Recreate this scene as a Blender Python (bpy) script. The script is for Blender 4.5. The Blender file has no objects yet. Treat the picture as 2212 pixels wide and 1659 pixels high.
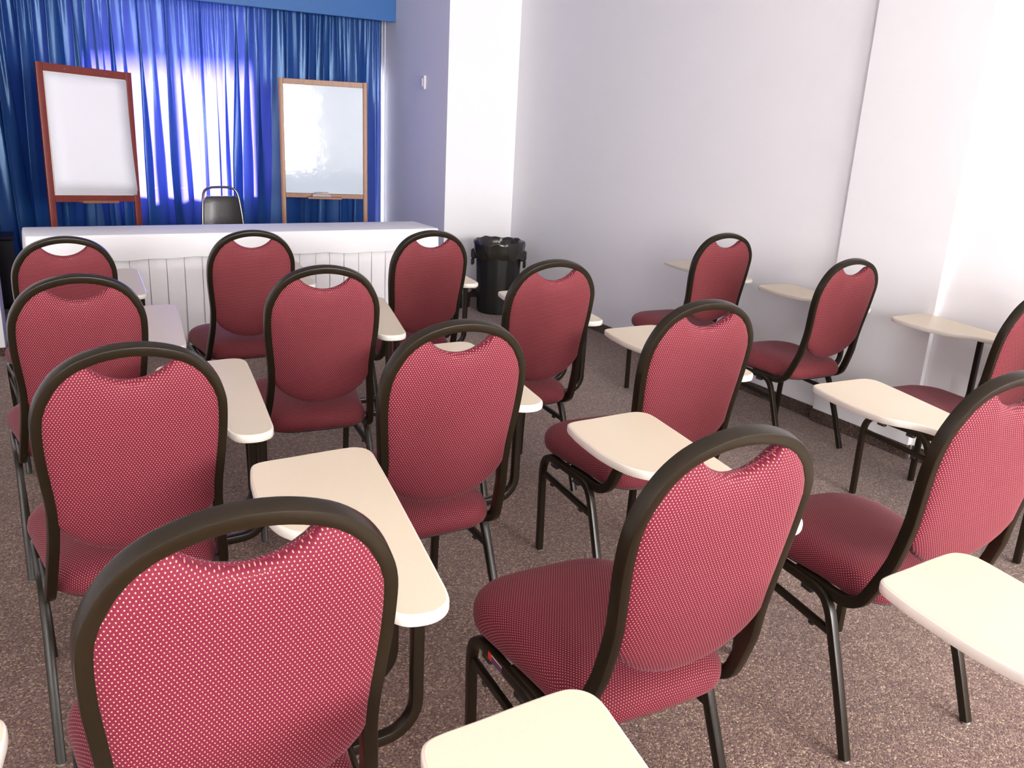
import bpy, math, random
from mathutils import Vector, Matrix

random.seed(7)
SC = bpy.context.scene
COL = SC.collection
S = 1.1                      # layout units to metres
PI = math.pi

# ------------------------------------------------------------------ camera
F_PX, PITCH, ROLL, CAM_H, YAW = 1833.20, 0.29966, 0.05295, 1.34834, 0.52047
cam_d = bpy.data.cameras.new('camera')
cam = bpy.data.objects.new('camera', cam_d)
COL.objects.link(cam)
SC.camera = cam
cam_d.sensor_fit = 'HORIZONTAL'
cam_d.sensor_width = 36.0
cam_d.lens = 36.0 * F_PX / 2212
cam_d.clip_start = 0.02
fwd = Vector((math.sin(YAW) * math.cos(PITCH), math.cos(YAW) * math.cos(PITCH), -math.sin(PITCH)))
rt0 = Vector((math.cos(YAW), -math.sin(YAW), 0))
up0 = rt0.cross(fwd)
rt = math.cos(ROLL) * rt0 + math.sin(ROLL) * up0
up = -math.sin(ROLL) * rt0 + math.cos(ROLL) * up0
M = Matrix.Identity(4)
for i in range(3):
    M[i][0], M[i][1], M[i][2] = rt[i], up[i], -fwd[i]
M.translation = Vector((0, 0, CAM_H * S))
cam.matrix_world = M

# ------------------------------------------------------------------ light and exposure
SC.view_settings.view_transform = 'Standard'
SC.view_settings.look = 'None'
SC.view_settings.exposure = 0.1
SC.view_settings.gamma = 1.0
SC.view_settings.use_curve_mapping = False
world = bpy.data.worlds.new('world')
SC.world = world
world.use_nodes = True
wn = world.node_tree.nodes
wn['Background'].inputs[0].default_value = (0.62, 0.78, 1.0, 1)
wn['Background'].inputs[1].default_value = 3.0


def sun(name, direction, strength, angle, color):
    d = bpy.data.lights.new(name, 'SUN')
    d.energy = strength
    d.angle = angle
    d.color = color
    o = bpy.data.objects.new(name, d)
    COL.objects.link(o)
    o.rotation_euler = Vector(direction).to_track_quat('-Z', 'Y').to_euler()
    return o


def area(name, loc, target, sx, sy, power, color):
    d = bpy.data.lights.new(name, 'AREA')
    d.shape = 'RECTANGLE'
    d.size, d.size_y = sx, sy
    d.energy = power
    d.color = color
    o = bpy.data.objects.new(name, d)
    COL.objects.link(o)
    o.location = loc
    o.rotation_euler = (Vector(target) - Vector(loc)).to_track_quat('-Z', 'Y').to_euler()
    return o


sun('sunlight', (-0.10, -1.0, -0.42), 88.0, 0.16, (1.0, 0.97, 0.95))
# daylight through the windows in the wall behind the photographer
area('daylight_rear_window', (2.28, -3.84, 1.80), (2.28, 3.0, 0.9), 2.3, 1.5, 460, (1.0, 0.97, 0.95))
area('daylight_rear_window', (-0.95, -3.84, 1.80), (-0.95, 3.0, 0.9), 1.4, 1.5, 240, (1.0, 0.96, 0.91))


# ------------------------------------------------------------------ materials
def new_mat(name):
    m = bpy.data.materials.new(name)
    m.use_nodes = True
    nt = m.node_tree
    b = nt.nodes['Principled BSDF']
    return m, nt, b


def N(nt, kind, **kw):
    n = nt.nodes.new(kind)
    for k, v in kw.items():
        setattr(n, k, v)
    return n


def math_node(nt, op, a, b=None, c=None):
    n = nt.nodes.new('ShaderNodeMath')
    n.operation = op
    for i, v in enumerate((a, b, c)):
        if v is None:
            continue
        if isinstance(v, (int, float)):
            n.inputs[i].default_value = v
        else:
            nt.links.new(v, n.inputs[i])
    return n.outputs[0]


def mix_rgb(nt, fac, a, b):
    n = nt.nodes.new('ShaderNodeMix')
    n.data_type = 'RGBA'
    for sock, v in ((n.inputs[0], fac), (n.inputs[6], a), (n.inputs[7], b)):
        if isinstance(v, (int, float)):
            sock.default_value = v
        elif isinstance(v, tuple):
            sock.default_value = v if len(v) == 4 else v + (1,)
        else:
            nt.links.new(v, sock)
    return n.outputs[2]


def plain(name, col, rough=0.5, metal=0.0, spec=None, noise=0.0, scale=20, bump=0.0, bscale=60, coat=0.0):
    m, nt, b = new_mat(name)
    b.inputs['Roughness'].default_value = rough
    b.inputs['Metallic'].default_value = metal
    if spec is not None:
        b.inputs['Specular IOR Level'].default_value = spec
    if coat:
        b.inputs['Coat Weight'].default_value = coat
        b.inputs['Coat Roughness'].default_value = 0.15
    tc = N(nt, 'ShaderNodeTexCoord')
    if noise:
        nz = N(nt, 'ShaderNodeTexNoise')
        nz.inputs['Scale'].default_value = scale
        nz.inputs['Detail'].default_value = 6
        nt.links.new(tc.outputs['Object'], nz.inputs['Vector'])
        dark = tuple(c * (1 - noise) for c in col)
        lite = tuple(min(1, c * (1 + noise)) for c in col)
        nt.links.new(mix_rgb(nt, nz.outputs[0], dark, lite), b.inputs['Base Color'])
    else:
        b.inputs['Base Color'].default_value = (*col, 1)
    if bump:
        nz2 = N(nt, 'ShaderNodeTexNoise')
        nz2.inputs['Scale'].default_value = bscale
        nz2.inputs['Detail'].default_value = 4
        nt.links.new(tc.outputs['Object'], nz2.inputs['Vector'])
        bp = N(nt, 'ShaderNodeBump')
        bp.inputs['Strength'].default_value = bump
        bp.inputs['Distance'].default_value = 0.004
        nt.links.new(nz2.outputs[0], bp.inputs['Height'])
        nt.links.new(bp.outputs[0], b.inputs['Normal'])
    return m


def fabric_mat():
    m, nt, b = new_mat('crimson_dotted_fabric')
    uv = N(nt, 'ShaderNodeUVMap')
    sep = N(nt, 'ShaderNodeSeparateXYZ')
    nt.links.new(uv.outputs[0], sep.inputs[0])
    px, py = 0.0062, 0.0100     # one repeat holds two dots, the second offset by half
    masks = []
    for ox, oy in ((0.0, 0.0), (0.5, 0.5)):
        fx = math_node(nt, 'FRACT', math_node(nt, 'ADD', math_node(nt, 'DIVIDE', sep.outputs[0], px), 1000 + ox))
        fy = math_node(nt, 'FRACT', math_node(nt, 'ADD', math_node(nt, 'DIVIDE', sep.outputs[1], py), 1000 + oy))
        dx = math_node(nt, 'MULTIPLY', math_node(nt, 'SUBTRACT', fx, 0.5), px / 0.00088)
        dy = math_node(nt, 'MULTIPLY', math_node(nt, 'SUBTRACT', fy, 0.5), py / 0.00112)
        d2 = math_node(nt, 'ADD', math_node(nt, 'MULTIPLY', dx, dx), math_node(nt, 'MULTIPLY', dy, dy))
        mr = N(nt, 'ShaderNodeMapRange')
        nt.links.new(d2, mr.inputs[0])
        mr.inputs[1].default_value, mr.inputs[2].default_value = 1.5, 0.55
        mr.inputs[3].default_value, mr.inputs[4].default_value = 0, 1
        masks.append(mr.outputs[0])
    mask = math_node(nt, 'MAXIMUM', masks[0], masks[1])
    nz = N(nt, 'ShaderNodeTexNoise')
    nz.inputs['Scale'].default_value = 420
    nt.links.new(uv.outputs[0], nz.inputs['Vector'])
    base = mix_rgb(nt, nz.outputs[0], (0.088, 0.0036, 0.013), (0.140, 0.0068, 0.030))
    nt.links.new(mix_rgb(nt, mask, base, (0.52, 0.25, 0.155)), b.inputs['Base Color'])
    b.inputs['Roughness'].default_value = 0.75
    b.inputs['Specular IOR Level'].default_value = 0.25
    b.inputs['Sheen Weight'].default_value = 0.09
    b.inputs['Sheen Roughness'].default_value = 0.45
    b.inputs['Sheen Tint'].default_value = (1.0, 0.72, 0.86, 1)
    bp = N(nt, 'ShaderNodeBump')
    bp.inputs['Strength'].default_value = 0.25
    bp.inputs['Distance'].default_value = 0.001
    nt.links.new(math_node(nt, 'ADD', mask, math_node(nt, 'MULTIPLY', nz.outputs[0], 0.5)), bp.inputs['Height'])
    nt.links.new(bp.outputs[0], b.inputs['Normal'])
    return m


def carpet_mat(name, tint=1.0):
    m, nt, b = new_mat(name)
    tc = N(nt, 'ShaderNodeTexCoord')
    def noise(scale, detail=3):
        n = N(nt, 'ShaderNodeTexNoise')
        n.inputs['Scale'].default_value = scale
        n.inputs['Detail'].default_value = detail
        nt.links.new(tc.outputs['Object'], n.inputs['Vector'])
        return n.outputs[0]
    vor = N(nt, 'ShaderNodeTexVoronoi')
    vor.inputs['Scale'].default_value = 210
    nt.links.new(tc.outputs['Object'], vor.inputs['Vector'])
    sep = N(nt, 'ShaderNodeSeparateColor')
    nt.links.new(vor.outputs['Color'], sep.inputs[0])
    ramp = N(nt, 'ShaderNodeValToRGB')
    cr = ramp.color_ramp
    cr.interpolation = 'CONSTANT'
    cols = [(0.0, (0.078, 0.040, 0.030)), (0.28, (0.125, 0.074, 0.056)), (0.5, (0.150, 0.094, 0.078)),
            (0.68, (0.225, 0.148, 0.104)), (0.82, (0.135, 0.072, 0.074)), (0.93, (0.32, 0.23, 0.165))]
    cr.elements[0].position, cr.elements[0].color = 0, (*[c * tint for c in cols[0][1]], 1)
    cr.elements[1].position, cr.elements[1].color = cols[1][0], (*[c * tint for c in cols[1][1]], 1)
    for p, c in cols[2:]:
        e = cr.elements.new(p)
        e.color = (*[v * tint for v in c], 1)
    nt.links.new(sep.outputs[0], ramp.inputs[0])
    big = noise(2.2, 5)
    mr = N(nt, 'ShaderNodeMapRange')
    nt.links.new(big, mr.inputs[0])
    mr.inputs[1].default_value, mr.inputs[2].default_value = 0.3, 0.7
    mr.inputs[3].default_value, mr.inputs[4].default_value = 0.86, 1.1
    mul = N(nt, 'ShaderNodeMix')
    mul.data_type = 'RGBA'
    mul.blend_type = 'MULTIPLY'
    mul.inputs[0].default_value = 1
    nt.links.new(ramp.outputs[0], mul.inputs[6])
    nt.links.new(mr.outputs[0], mul.inputs[7])
    nt.links.new(mul.outputs[2], b.inputs['Base Color'])
    b.inputs['Roughness'].default_value = 0.95
    b.inputs['Specular IOR Level'].default_value = 0.15
    b.inputs['Sheen Weight'].default_value = 0.2
    bp = N(nt, 'ShaderNodeBump')
    bp.inputs['Strength'].default_value = 0.55
    bp.inputs['Distance'].default_value = 0.004
    nt.links.new(math_node(nt, 'SUBTRACT', 1.0, vor.outputs['Distance']), bp.inputs['Height'])
    nt.links.new(bp.outputs[0], b.inputs['Normal'])
    return m


def wood_mat(name, c1, c2):
    m, nt, b = new_mat(name)
    tc = N(nt, 'ShaderNodeTexCoord')
    mp = N(nt, 'ShaderNodeMapping')
    mp.inputs['Scale'].default_value = (22, 22, 3)
    nt.links.new(tc.outputs['Object'], mp.inputs[0])
    nz = N(nt, 'ShaderNodeTexNoise')
    nz.inputs['Scale'].default_value = 3
    nz.inputs['Detail'].default_value = 8
    nz.inputs['Distortion'].default_value = 1.2
    nt.links.new(mp.outputs[0], nz.inputs['Vector'])
    nt.links.new(mix_rgb(nt, nz.outputs[0], c1, c2), b.inputs['Base Color'])
    b.inputs['Roughness'].default_value = 0.38
    return m


def curtain_mat():
    m = bpy.data.materials.new('blue_satin_curtain')
    m.use_nodes = True
    nt = m.node_tree
    nt.nodes.remove(nt.nodes['Principled BSDF'])
    out = nt.nodes['Material Output']
    b = N(nt, 'ShaderNodeBsdfPrincipled')
    b.inputs['Base Color'].default_value = (0.016, 0.085, 0.27, 1)
    b.inputs['Roughness'].default_value = 0.29
    b.inputs['Specular IOR Level'].default_value = 1.0
    b.inputs['Specular Tint'].default_value = (0.45, 0.7, 1.0, 1)
    b.inputs['Sheen Weight'].default_value = 0.12
    b.inputs['Sheen Tint'].default_value = (0.35, 0.6, 1, 1)
    t = N(nt, 'ShaderNodeBsdfTranslucent')
    t.inputs[0].default_value = (0.155, 0.125, 0.68, 1)
    mx = N(nt, 'ShaderNodeMixShader')
    mx.inputs[0].default_value = 0.35
    nt.links.new(b.outputs[0], mx.inputs[1])
    nt.links.new(t.outputs[0], mx.inputs[2])
    tr = N(nt, 'ShaderNodeBsdfTransparent')
    tr.inputs[0].default_value = (0.55, 0.62, 1.0, 1)
    mx2 = N(nt, 'ShaderNodeMixShader')
    mx2.inputs[0].default_value = 0.015
    nt.links.new(mx.outputs[0], mx2.inputs[1])
    nt.links.new(tr.outputs[0], mx2.inputs[2])
    nt.links.new(mx2.outputs[0], out.inputs[0])
    return m


def pane_mat():
    m = bpy.data.materials.new('window_glass')
    m.use_nodes = True
    nt = m.node_tree
    nt.nodes.remove(nt.nodes['Principled BSDF'])
    out = nt.nodes['Material Output']
    tr = N(nt, 'ShaderNodeBsdfTransparent')
    tr.inputs[0].default_value = (0.95, 0.98, 0.97, 1)
    gl = N(nt, 'ShaderNodeBsdfGlossy')
    gl.inputs['Roughness'].default_value = 0.02
    mx = N(nt, 'ShaderNodeMixShader')
    mx.inputs[0].default_value = 0.07
    nt.links.new(tr.outputs[0], mx.inputs[1])
    nt.links.new(gl.outputs[0], mx.inputs[2])
    nt.links.new(mx.outputs[0], out.inputs[0])
    return m


def slit_mat():  # white translucent pane that lights up the added slit
    m = bpy.data.materials.new('bright_slit_pane')
    m.use_nodes = True
    nt = m.node_tree
    nt.nodes.remove(nt.nodes['Principled BSDF'])
    t = N(nt, 'ShaderNodeBsdfTranslucent')
    t.inputs[0].default_value = (0.42, 0.43, 0.45, 1)
    nt.links.new(t.outputs[0], nt.nodes['Material Output'].inputs[0])
    return m


M_SLIT = slit_mat()
M_FABRIC = fabric_mat()
M_FRAME = plain('dark_bronze_metal', (0.012, 0.008, 0.004), 0.28, 0.0, 0.30, noise=0.25, scale=9, bump=0.04, bscale=400)
M_PLASTIC = plain('black_plastic', (0.012, 0.011, 0.011), 0.5)
M_GLIDE = plain('steel_glide', (0.45, 0.42, 0.38), 0.35, 0.8)
M_LAMINATE = plain('cream_laminate', (0.66, 0.575, 0.45), 0.42, 0, 0.4, noise=0.03, scale=160)
M_EDGE = plain('white_vinyl_edge', (0.74, 0.69, 0.62), 0.25, 0, 0.5)
M_FLOOR = carpet_mat('mauve_brown_carpet', 1.25)
M_SKIRTING = carpet_mat('carpet_skirting', 0.55)
M_WALL = plain('white_wall_paint', (0.86, 0.85, 0.875), 0.75, 0, 0.2, noise=0.02, scale=3, bump=0.12, bscale=30)
M_CEIL = plain('ceiling_paint', (0.82, 0.81, 0.79), 0.9)
M_CURTAIN = curtain_mat()
M_PELMET = plain('blue_pelmet_cloth', (0.040, 0.15, 0.40), 0.5, 0, 0.4, noise=0.06, scale=30)
M_GLASS = pane_mat()
M_WFRAME = plain('white_window_frame', (0.8, 0.8, 0.8), 0.4)
M_CLOTH = plain('white_tablecloth', (0.86, 0.85, 0.87), 0.85, 0, 0.2, noise=0.02, scale=8, bump=0.15, bscale=14)
M_WOOD_RED = wood_mat('reddish_mahogany', (0.13, 0.018, 0.014), (0.23, 0.036, 0.026))
M_WOOD_BROWN = wood_mat('brown_wood', (0.20, 0.075, 0.03), (0.38, 0.17, 0.075))
M_BOARD = plain('whiteboard_enamel', (0.60, 0.68, 0.76), 0.06, 0, 0.75, bump=0.22, bscale=11)
M_PAPER = plain('white_paper', (0.82, 0.81, 0.86), 0.7, 0, 0.3)
M_BACKING = plain('cream_card', (0.78, 0.78, 0.70), 0.7)
M_VINYL = plain('black_vinyl', (0.018, 0.016, 0.015), 0.32, 0, 0.6, bump=0.15, bscale=60)
M_CHROME = plain('dark_chrome', (0.20, 0.18, 0.16), 0.2, 0.9)
M_BAG = plain('black_bag_film', (0.020, 0.018, 0.014), 0.22, 0, 0.7, bump=0.6, bscale=26)
M_BIN = plain('black_bin_plastic', (0.010, 0.010, 0.009), 0.42, 0, 0.5)
M_GREYBAG = plain('smoky_grey_film', (0.20, 0.19, 0.165), 0.3, 0, 0.6, bump=0.6, bscale=40)
M_BLACK = plain('black_laminate', (0.008, 0.007, 0.008), 0.55)
M_SWITCH = plain('white_switch_plastic', (0.80, 0.78, 0.80), 0.35)
M_ERASER = plain('grey_felt', (0.42, 0.38, 0.37), 0.8)
M_ERASER2 = plain('pink_label', (0.62, 0.35, 0.30), 0.6)
M_RED = plain('sticker_red', (0.75, 0.03, 0.01), 0.4)
M_PURPLE = plain('sticker_purple', (0.11, 0.035, 0.12), 0.4)
M_CREAMLINE = plain('sticker_cream', (0.75, 0.55, 0.42), 0.4)


# ------------------------------------------------------------------ mesh helpers
class MB:
    def __init__(self):
        self.v, self.f, self.uv = [], [], {}

    def add(self, verts, faces, uvs=None):
        o = len(self.v)
        self.v += [tuple(p) for p in verts]
        self.f += [tuple(i + o for i in f) for f in faces]
        if uvs:
            for i, u in enumerate(uvs):
                self.uv[o + i] = u
        return self

    def box(self, x0, x1, y0, y1, z0, z1, bev=0.0):
        if bev <= 0:
            vs = [(x, y, z) for x in (x0, x1) for y in (y0, y1) for z in (z0, z1)]
            fs = [(0, 1, 3, 2), (4, 6, 7, 5), (0, 4, 5, 1), (2, 3, 7, 6), (0, 2, 6, 4), (1, 5, 7, 3)]
            return self.add(vs, fs)
        b = min(bev, (x1 - x0) / 2.01, (y1 - y0) / 2.01, (z1 - z0) / 2.01)
        pts = [(x0 + b, y0), (x1 - b, y0), (x1, y0 + b), (x1, y1 - b), (x1 - b, y1), (x0 + b, y1), (x0, y1 - b), (x0, y0 + b)]
        ins = [(x0 + b, y0 + b), (x1 - b, y0 + b), (x1 - b, y0 + b), (x1 - b, y1 - b), (x1 - b, y1 - b), (x0 + b, y1 - b), (x0 + b, y1 - b), (x0 + b, y0 + b)]
        rings = [(ins, z0), (pts, z0 + b), (pts, z1 - b), (ins, z1)]
        vs, fs = [], []
        for pp, z in rings:
            vs += [(x, y, z) for x, y in pp]
        for r in range(3):
            for i in range(8):
                j = (i + 1) % 8
                fs.append((r * 8 + i, r * 8 + j, r * 8 + 8 + j, r * 8 + 8 + i))
        fs.append(tuple(reversed(range(8))))
        fs.append(tuple(range(24, 32)))
        return self.add(vs, fs)

    def prism(self, pts, z0, z1, bev=0.0, seg=3):
        """rounded-edge slab from a counter-clockwise outline"""
        n = len(pts)
        nrm = []
        for i in range(n):
            a, c = Vector(pts[i - 1]), Vector(pts[(i + 1) % n])
            t = (c - a).normalized()
            nrm.append(Vector((-t.y, t.x)))
        rings = []
        if bev > 0:
            for k in range(seg + 1):
                a = PI / 2 * k / seg
                rings.append((bev * (1 - math.sin(a)), z0 + bev * (1 - math.cos(a))))
            for k in range(seg + 1):
                a = PI / 2 * k / seg
                rings.append((bev * (1 - math.cos(a)), z1 - bev * (1 - math.sin(a))))
        else:
            rings = [(0, z0), (0, z1)]
        vs, fs = [], []
        for off, z in rings:
            for p, m in zip(pts, nrm):
                q = Vector(p) + m * off
                vs.append((q.x, q.y, z))
        for r in range(len(rings) - 1):
            for i in range(n):
                j = (i + 1) % n
                fs.append((r * n + i, r * n + j, r * n + n + j, r * n + n + i))
        fs.append(tuple(reversed(range(n))))
        fs.append(tuple(range((len(rings) - 1) * n, len(rings) * n)))
        return self.add(vs, fs)

    def sweep(self, path, w, d, normal, bev=0.17, cap=True, round_=False):
        """tube of section w (across) by d (along the normal), rotation minimising"""
        P = [Vector(p) for p in path]
        if round_:
            sec = [(math.cos(2 * PI * i / 10) * w / 2, math.sin(2 * PI * i / 10) * d / 2) for i in range(10)]
        else:
            b = min(w, d) * bev
            hw, hd = w / 2, d / 2
            sec = []
            for cx, cy, a0 in ((hw - b, hd - b, 0), (-hw + b, hd - b, 90), (-hw + b, -hd + b, 180), (hw - b, -hd + b, 270)):
                for a in (0, 45, 90):
                    r = math.radians(a0 + a)
                    sec.append((cx + b * math.cos(r), cy + b * math.sin(r)))
        k = len(sec)
        vs, fs = [], []
        n = Vector(normal)
        tp = None
        for i, p in enumerate(P):
            if i == 0:
                t = (P[1] - P[0]).normalized()
            elif i == len(P) - 1:
                t = (P[-1] - P[-2]).normalized()
            else:
                t = ((P[i + 1] - p).normalized() + (p - P[i - 1]).normalized()).normalized()
            if tp is not None:
                q = tp.rotation_difference(t)
                n = q @ n
            n = (n - t * n.dot(t)).normalized()
            s = t.cross(n)
            tp = t
            for a, c in sec:
                vs.append(p + s * a + n * c)
        for i in range(len(P) - 1):
            for j in range(k):
                jj = (j + 1) % k
                fs.append((i * k + j, i * k + jj, i * k + k + jj, i * k + k + j))
        if cap:
            fs.append(tuple(reversed(range(k))))
            fs.append(tuple(range((len(P) - 1) * k, len(P) * k)))
        return self.add(vs, fs)

    def lathe(self, prof, seg=32, cx=0, cy=0, fn=None, cap_bottom=True):
        vs, fs = [], []
        n = len(prof)
        for i in range(seg):
            a = 2 * PI * i / seg
            for r, z in prof:
                if fn:
                    r, z = fn(r, z, a)
                vs.append((cx + r * math.cos(a), cy + r * math.sin(a), z))
        for i in range(seg):
            j = (i + 1) % seg
            for k in range(n - 1):
                fs.append((i * n + k, j * n + k, j * n + k + 1, i * n + k + 1))
        if cap_bottom:
            fs.append(tuple(i * n for i in reversed(range(seg))))
        return self.add(vs, fs)

    def mesh(self, name, mat, smooth=True, angle=40):
        me = bpy.data.meshes.new(name)
        me.from_pydata(self.v, [], self.f)
        me.materials.append(mat)
        if self.uv:
            uvl = me.uv_layers.new(name='UVMap')
            for lp in me.loops:
                uvl.data[lp.index].uv = self.uv.get(lp.vertex_index, (0, 0))
        if smooth:
            me.polygons.foreach_set('use_smooth', [True] * len(me.polygons))
            me.set_sharp_from_angle(angle=math.radians(angle))
        me.update()
        return me


def link(name, me, parent=None):
    o = bpy.data.objects.new(name, me)
    COL.objects.link(o)
    if parent:
        o.parent = parent
    return o


def put(name, mb, mat, parent=None, smooth=True, angle=40):
    return link(name, mb.mesh(name, mat, smooth, angle), parent)


def thing(name, label, cat, loc=(0, 0, 0), rz=0.0, group=None):
    o = bpy.data.objects.new(name, None)
    o.empty_display_size = 0.1
    COL.objects.link(o)
    o.location = loc
    o.rotation_euler = (0, 0, rz)
    o['label'] = label
    o['category'] = cat
    if group:
        o['group'] = group
    return o


def tag(o, label, cat, group=None):
    o['label'] = label
    o['category'] = cat
    if group:
        o['group'] = group
    return o


def struct(name, mb, mat, parent=None, smooth=False):
    o = put(name, mb, mat, parent, smooth)
    if not parent:
        o['kind'] = 'structure'
    return o


def dup(root):
    r = root.copy()
    COL.objects.link(r)
    for ch in list(root.children):
        c = ch.copy()
        COL.objects.link(c)
        c.parent = r
        for g in list(ch.children):
            d = g.copy()
            COL.objects.link(d)
            d.parent = c
    return r


def catmull(pts, per=6, closed=False):
    P = [Vector(p) for p in pts]
    n = len(P)
    out = []
    rng = range(n) if closed else range(n - 1)
    for i in rng:
        if closed:
            a, b, c, d = P[i - 1], P[i], P[(i + 1) % n], P[(i + 2) % n]
        else:
            a = P[i - 1] if i > 0 else P[0] * 2 - P[1]
            b, c = P[i], P[i + 1]
            d = P[i + 2] if i + 2 < n else P[-1] * 2 - P[-2]
        for k in range(per):
            t = k / per
            out.append(0.5 * ((2 * b) + (c - a) * t + (2 * a - 5 * b + 4 * c - d) * t * t + (3 * b - a - 3 * c + d) * t ** 3))
    if not closed:
        out.append(P[-1])
    return out


def lerp(x, xs, ys):
    if x <= xs[0]:
        return ys[0]
    for i in range(len(xs) - 1):
        if x <= xs[i + 1]:
            t = (x - xs[i]) / (xs[i + 1] - xs[i])
            return ys[i] + t * (ys[i + 1] - ys[i])
    return ys[-1]


# ------------------------------------------------------------------ room shell (layout units R,F scaled by S)
WR = 3.325      # right wall
PIL = 3.300     # pillar face
FW = 7.22       # front (window) wall
BW = -3.55      # wall behind the photographer
LW = -1.75      # left wall
CT = 2.55       # ceiling
COLR0, COLF0 = 2.742, 5.95
LPR, LPF = -0.194, 5.177


def sbox(mb, r0, r1, f0, f1, z0, z1, bev=0):
    return mb.box(r0 * S, r1 * S, f0 * S, f1 * S, z0 * S, z1 * S, bev)


struct('floor', sbox(MB(), LW - .2, WR + .3, BW - .2, FW + .2, -.08, 0), M_FLOOR)
struct('ceiling', sbox(MB(), LW - .2, WR + .3, BW - .2, FW + .2, CT, CT + .1), M_CEIL)
struct('wall_right', sbox(MB(), WR, WR + .2, BW, FW, 0, CT), M_WALL)
struct('wall_right_pillar', sbox(MB(), PIL, WR - .0005, 2.20, 2.742, 0, CT - .001), M_WALL)
struct('wall_right_column', sbox(MB(), COLR0, WR - .0005, COLF0, FW - .001, 0, CT - .001), M_WALL)
struct('wall_left', sbox(MB(), LW - .2, LW, BW, FW, 0, CT), M_WALL)
struct('wall_left_pillar', sbox(MB(), LW + .0005, LPR, LPF, LPF + .5, 0, CT - .001), M_WALL)
# front wall with a window opening behind the curtains, and an added slit to brighten its right end
W1 = (0.42, 1.66, 0.68, 2.08)
SL = (2.672, 2.736, 0.30, 2.15)
fw = MB()
sbox(fw, LW, W1[0], FW, FW + .16, 0, CT)
sbox(fw, W1[0], W1[1], FW, FW + .16, 0, W1[2])
sbox(fw, W1[0], W1[1], FW, FW + .16, W1[3], CT)
sbox(fw, W1[1], SL[0], FW, FW + .16, 0, CT)
sbox(fw, SL[0], SL[1], FW, FW + .16, 0, SL[2])
sbox(fw, SL[0], SL[1], FW, FW + .16, SL[3], CT)
sbox(fw, SL[1], WR, FW, FW + .16, 0, CT)
struct('wall_front', fw, M_WALL)


def window(name, r0, r1, z0, z1, f, ncol, fr=.03, glass=None):
    mb = MB()
    e = .0006
    sbox(mb, r0 + e, r0 + fr, f + .05, f + .1, z0 + e, z1 - e)
    sbox(mb, r1 - fr, r1 - e, f + .05, f + .1, z0 + e, z1 - e)
    sbox(mb, r0 + fr, r1 - fr, f + .05, f + .1, z0 + e, z0 + fr)
    sbox(mb, r0 + fr, r1 - fr, f + .05, f + .1, z1 - fr, z1 - e)
    for k in range(1, ncol):
        c = r0 + (r1 - r0) * k / ncol
        sbox(mb, c - fr * .6, c + fr * .6, f + .05, f + .1, z0 + fr, z1 - fr)
    w = struct(name, mb, M_WFRAME)
    for k in range(ncol):
        a = r0 + fr + (r1 - r0 - 2 * fr) * k / ncol
        c = r0 + fr + (r1 - r0 - 2 * fr) * (k + 1) / ncol
        put('pane', sbox(MB(), a, c, f + .072, f + .078, z0 + fr, z1 - fr), glass or M_GLASS, w, False)
    return w


struct('sun_cut_eave', sbox(MB(), -.6, 3.2, FW + .161, 8.3, 2.10, 2.22), M_CEIL)  # unseen overhang, put in to keep the sun off the upper curtain
window('window_1', W1[0], W1[1], W1[2], W1[3], FW, 2)
window('bright_slit', SL[0], SL[1], SL[2], SL[3], FW, 1, .006, M_SLIT)  # added slit, makes the strip between curtain and column look brightly lit
# rear wall, with the two window openings the daylight enters by
bw = MB()
RW = [(-1.55, -0.2, .95, 2.32), (1.0, 3.12, .95, 2.32)]
sbox(bw, LW, RW[0][0], BW - .16, BW, 0, CT)
sbox(bw, RW[0][1], RW[1][0], BW - .16, BW, 0, CT)
sbox(bw, RW[1][1], WR, BW - .16, BW, 0, CT)
for r in RW:
    sbox(bw, r[0], r[1], BW - .16, BW, 0, r[2])
    sbox(bw, r[0], r[1], BW - .16, BW, r[3], CT)
struct('wall_rear', bw, M_WALL)
window('window_3', *RW[0], BW - .18, 2)
window('window_4', *RW[1], BW - .18, 3)

# carpet skirting
BH, BT = .066, .007
struct('baseboard_right', sbox(MB(), WR - BT, WR - .0003, 2.743, COLF0 - .0003, 0.0002, BH, .004), M_SKIRTING)
struct('baseboard_right_pillar', sbox(MB(), PIL - BT, PIL - .0003, 2.193, 2.749, 0.0002, BH, .004), M_SKIRTING)
struct('baseboard_right_pillar_end', sbox(MB(), PIL + .0003, WR - BT - .0003, 2.193, 2.1997, 0.0002, BH, .003), M_SKIRTING)
struct('baseboard_right_near', sbox(MB(), WR - BT, WR - .0003, BW + .01, 2.192, 0.0002, BH, .004), M_SKIRTING)
struct('baseboard_column_front', sbox(MB(), COLR0 - BT, WR - BT - .001, COLF0 - BT, COLF0 - .0003, 0.0002, BH, .004), M_SKIRTING)
struct('baseboard_column_left', sbox(MB(), COLR0 - BT, COLR0 - .0003, COLF0 + .0003, FW - .002, 0.0002, BH, .004), M_SKIRTING)
struct('baseboard_left_pillar', sbox(MB(), LW + .01, LPR + BT, LPF - BT, LPF - .0003, 0.0002, BH * .7, .004), M_SKIRTING)
struct('baseboard_left', sbox(MB(), LW + .0003, LW + BT, BW + .01, LPF - .01, 0.0002, BH, .004), M_SKIRTING)

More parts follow.
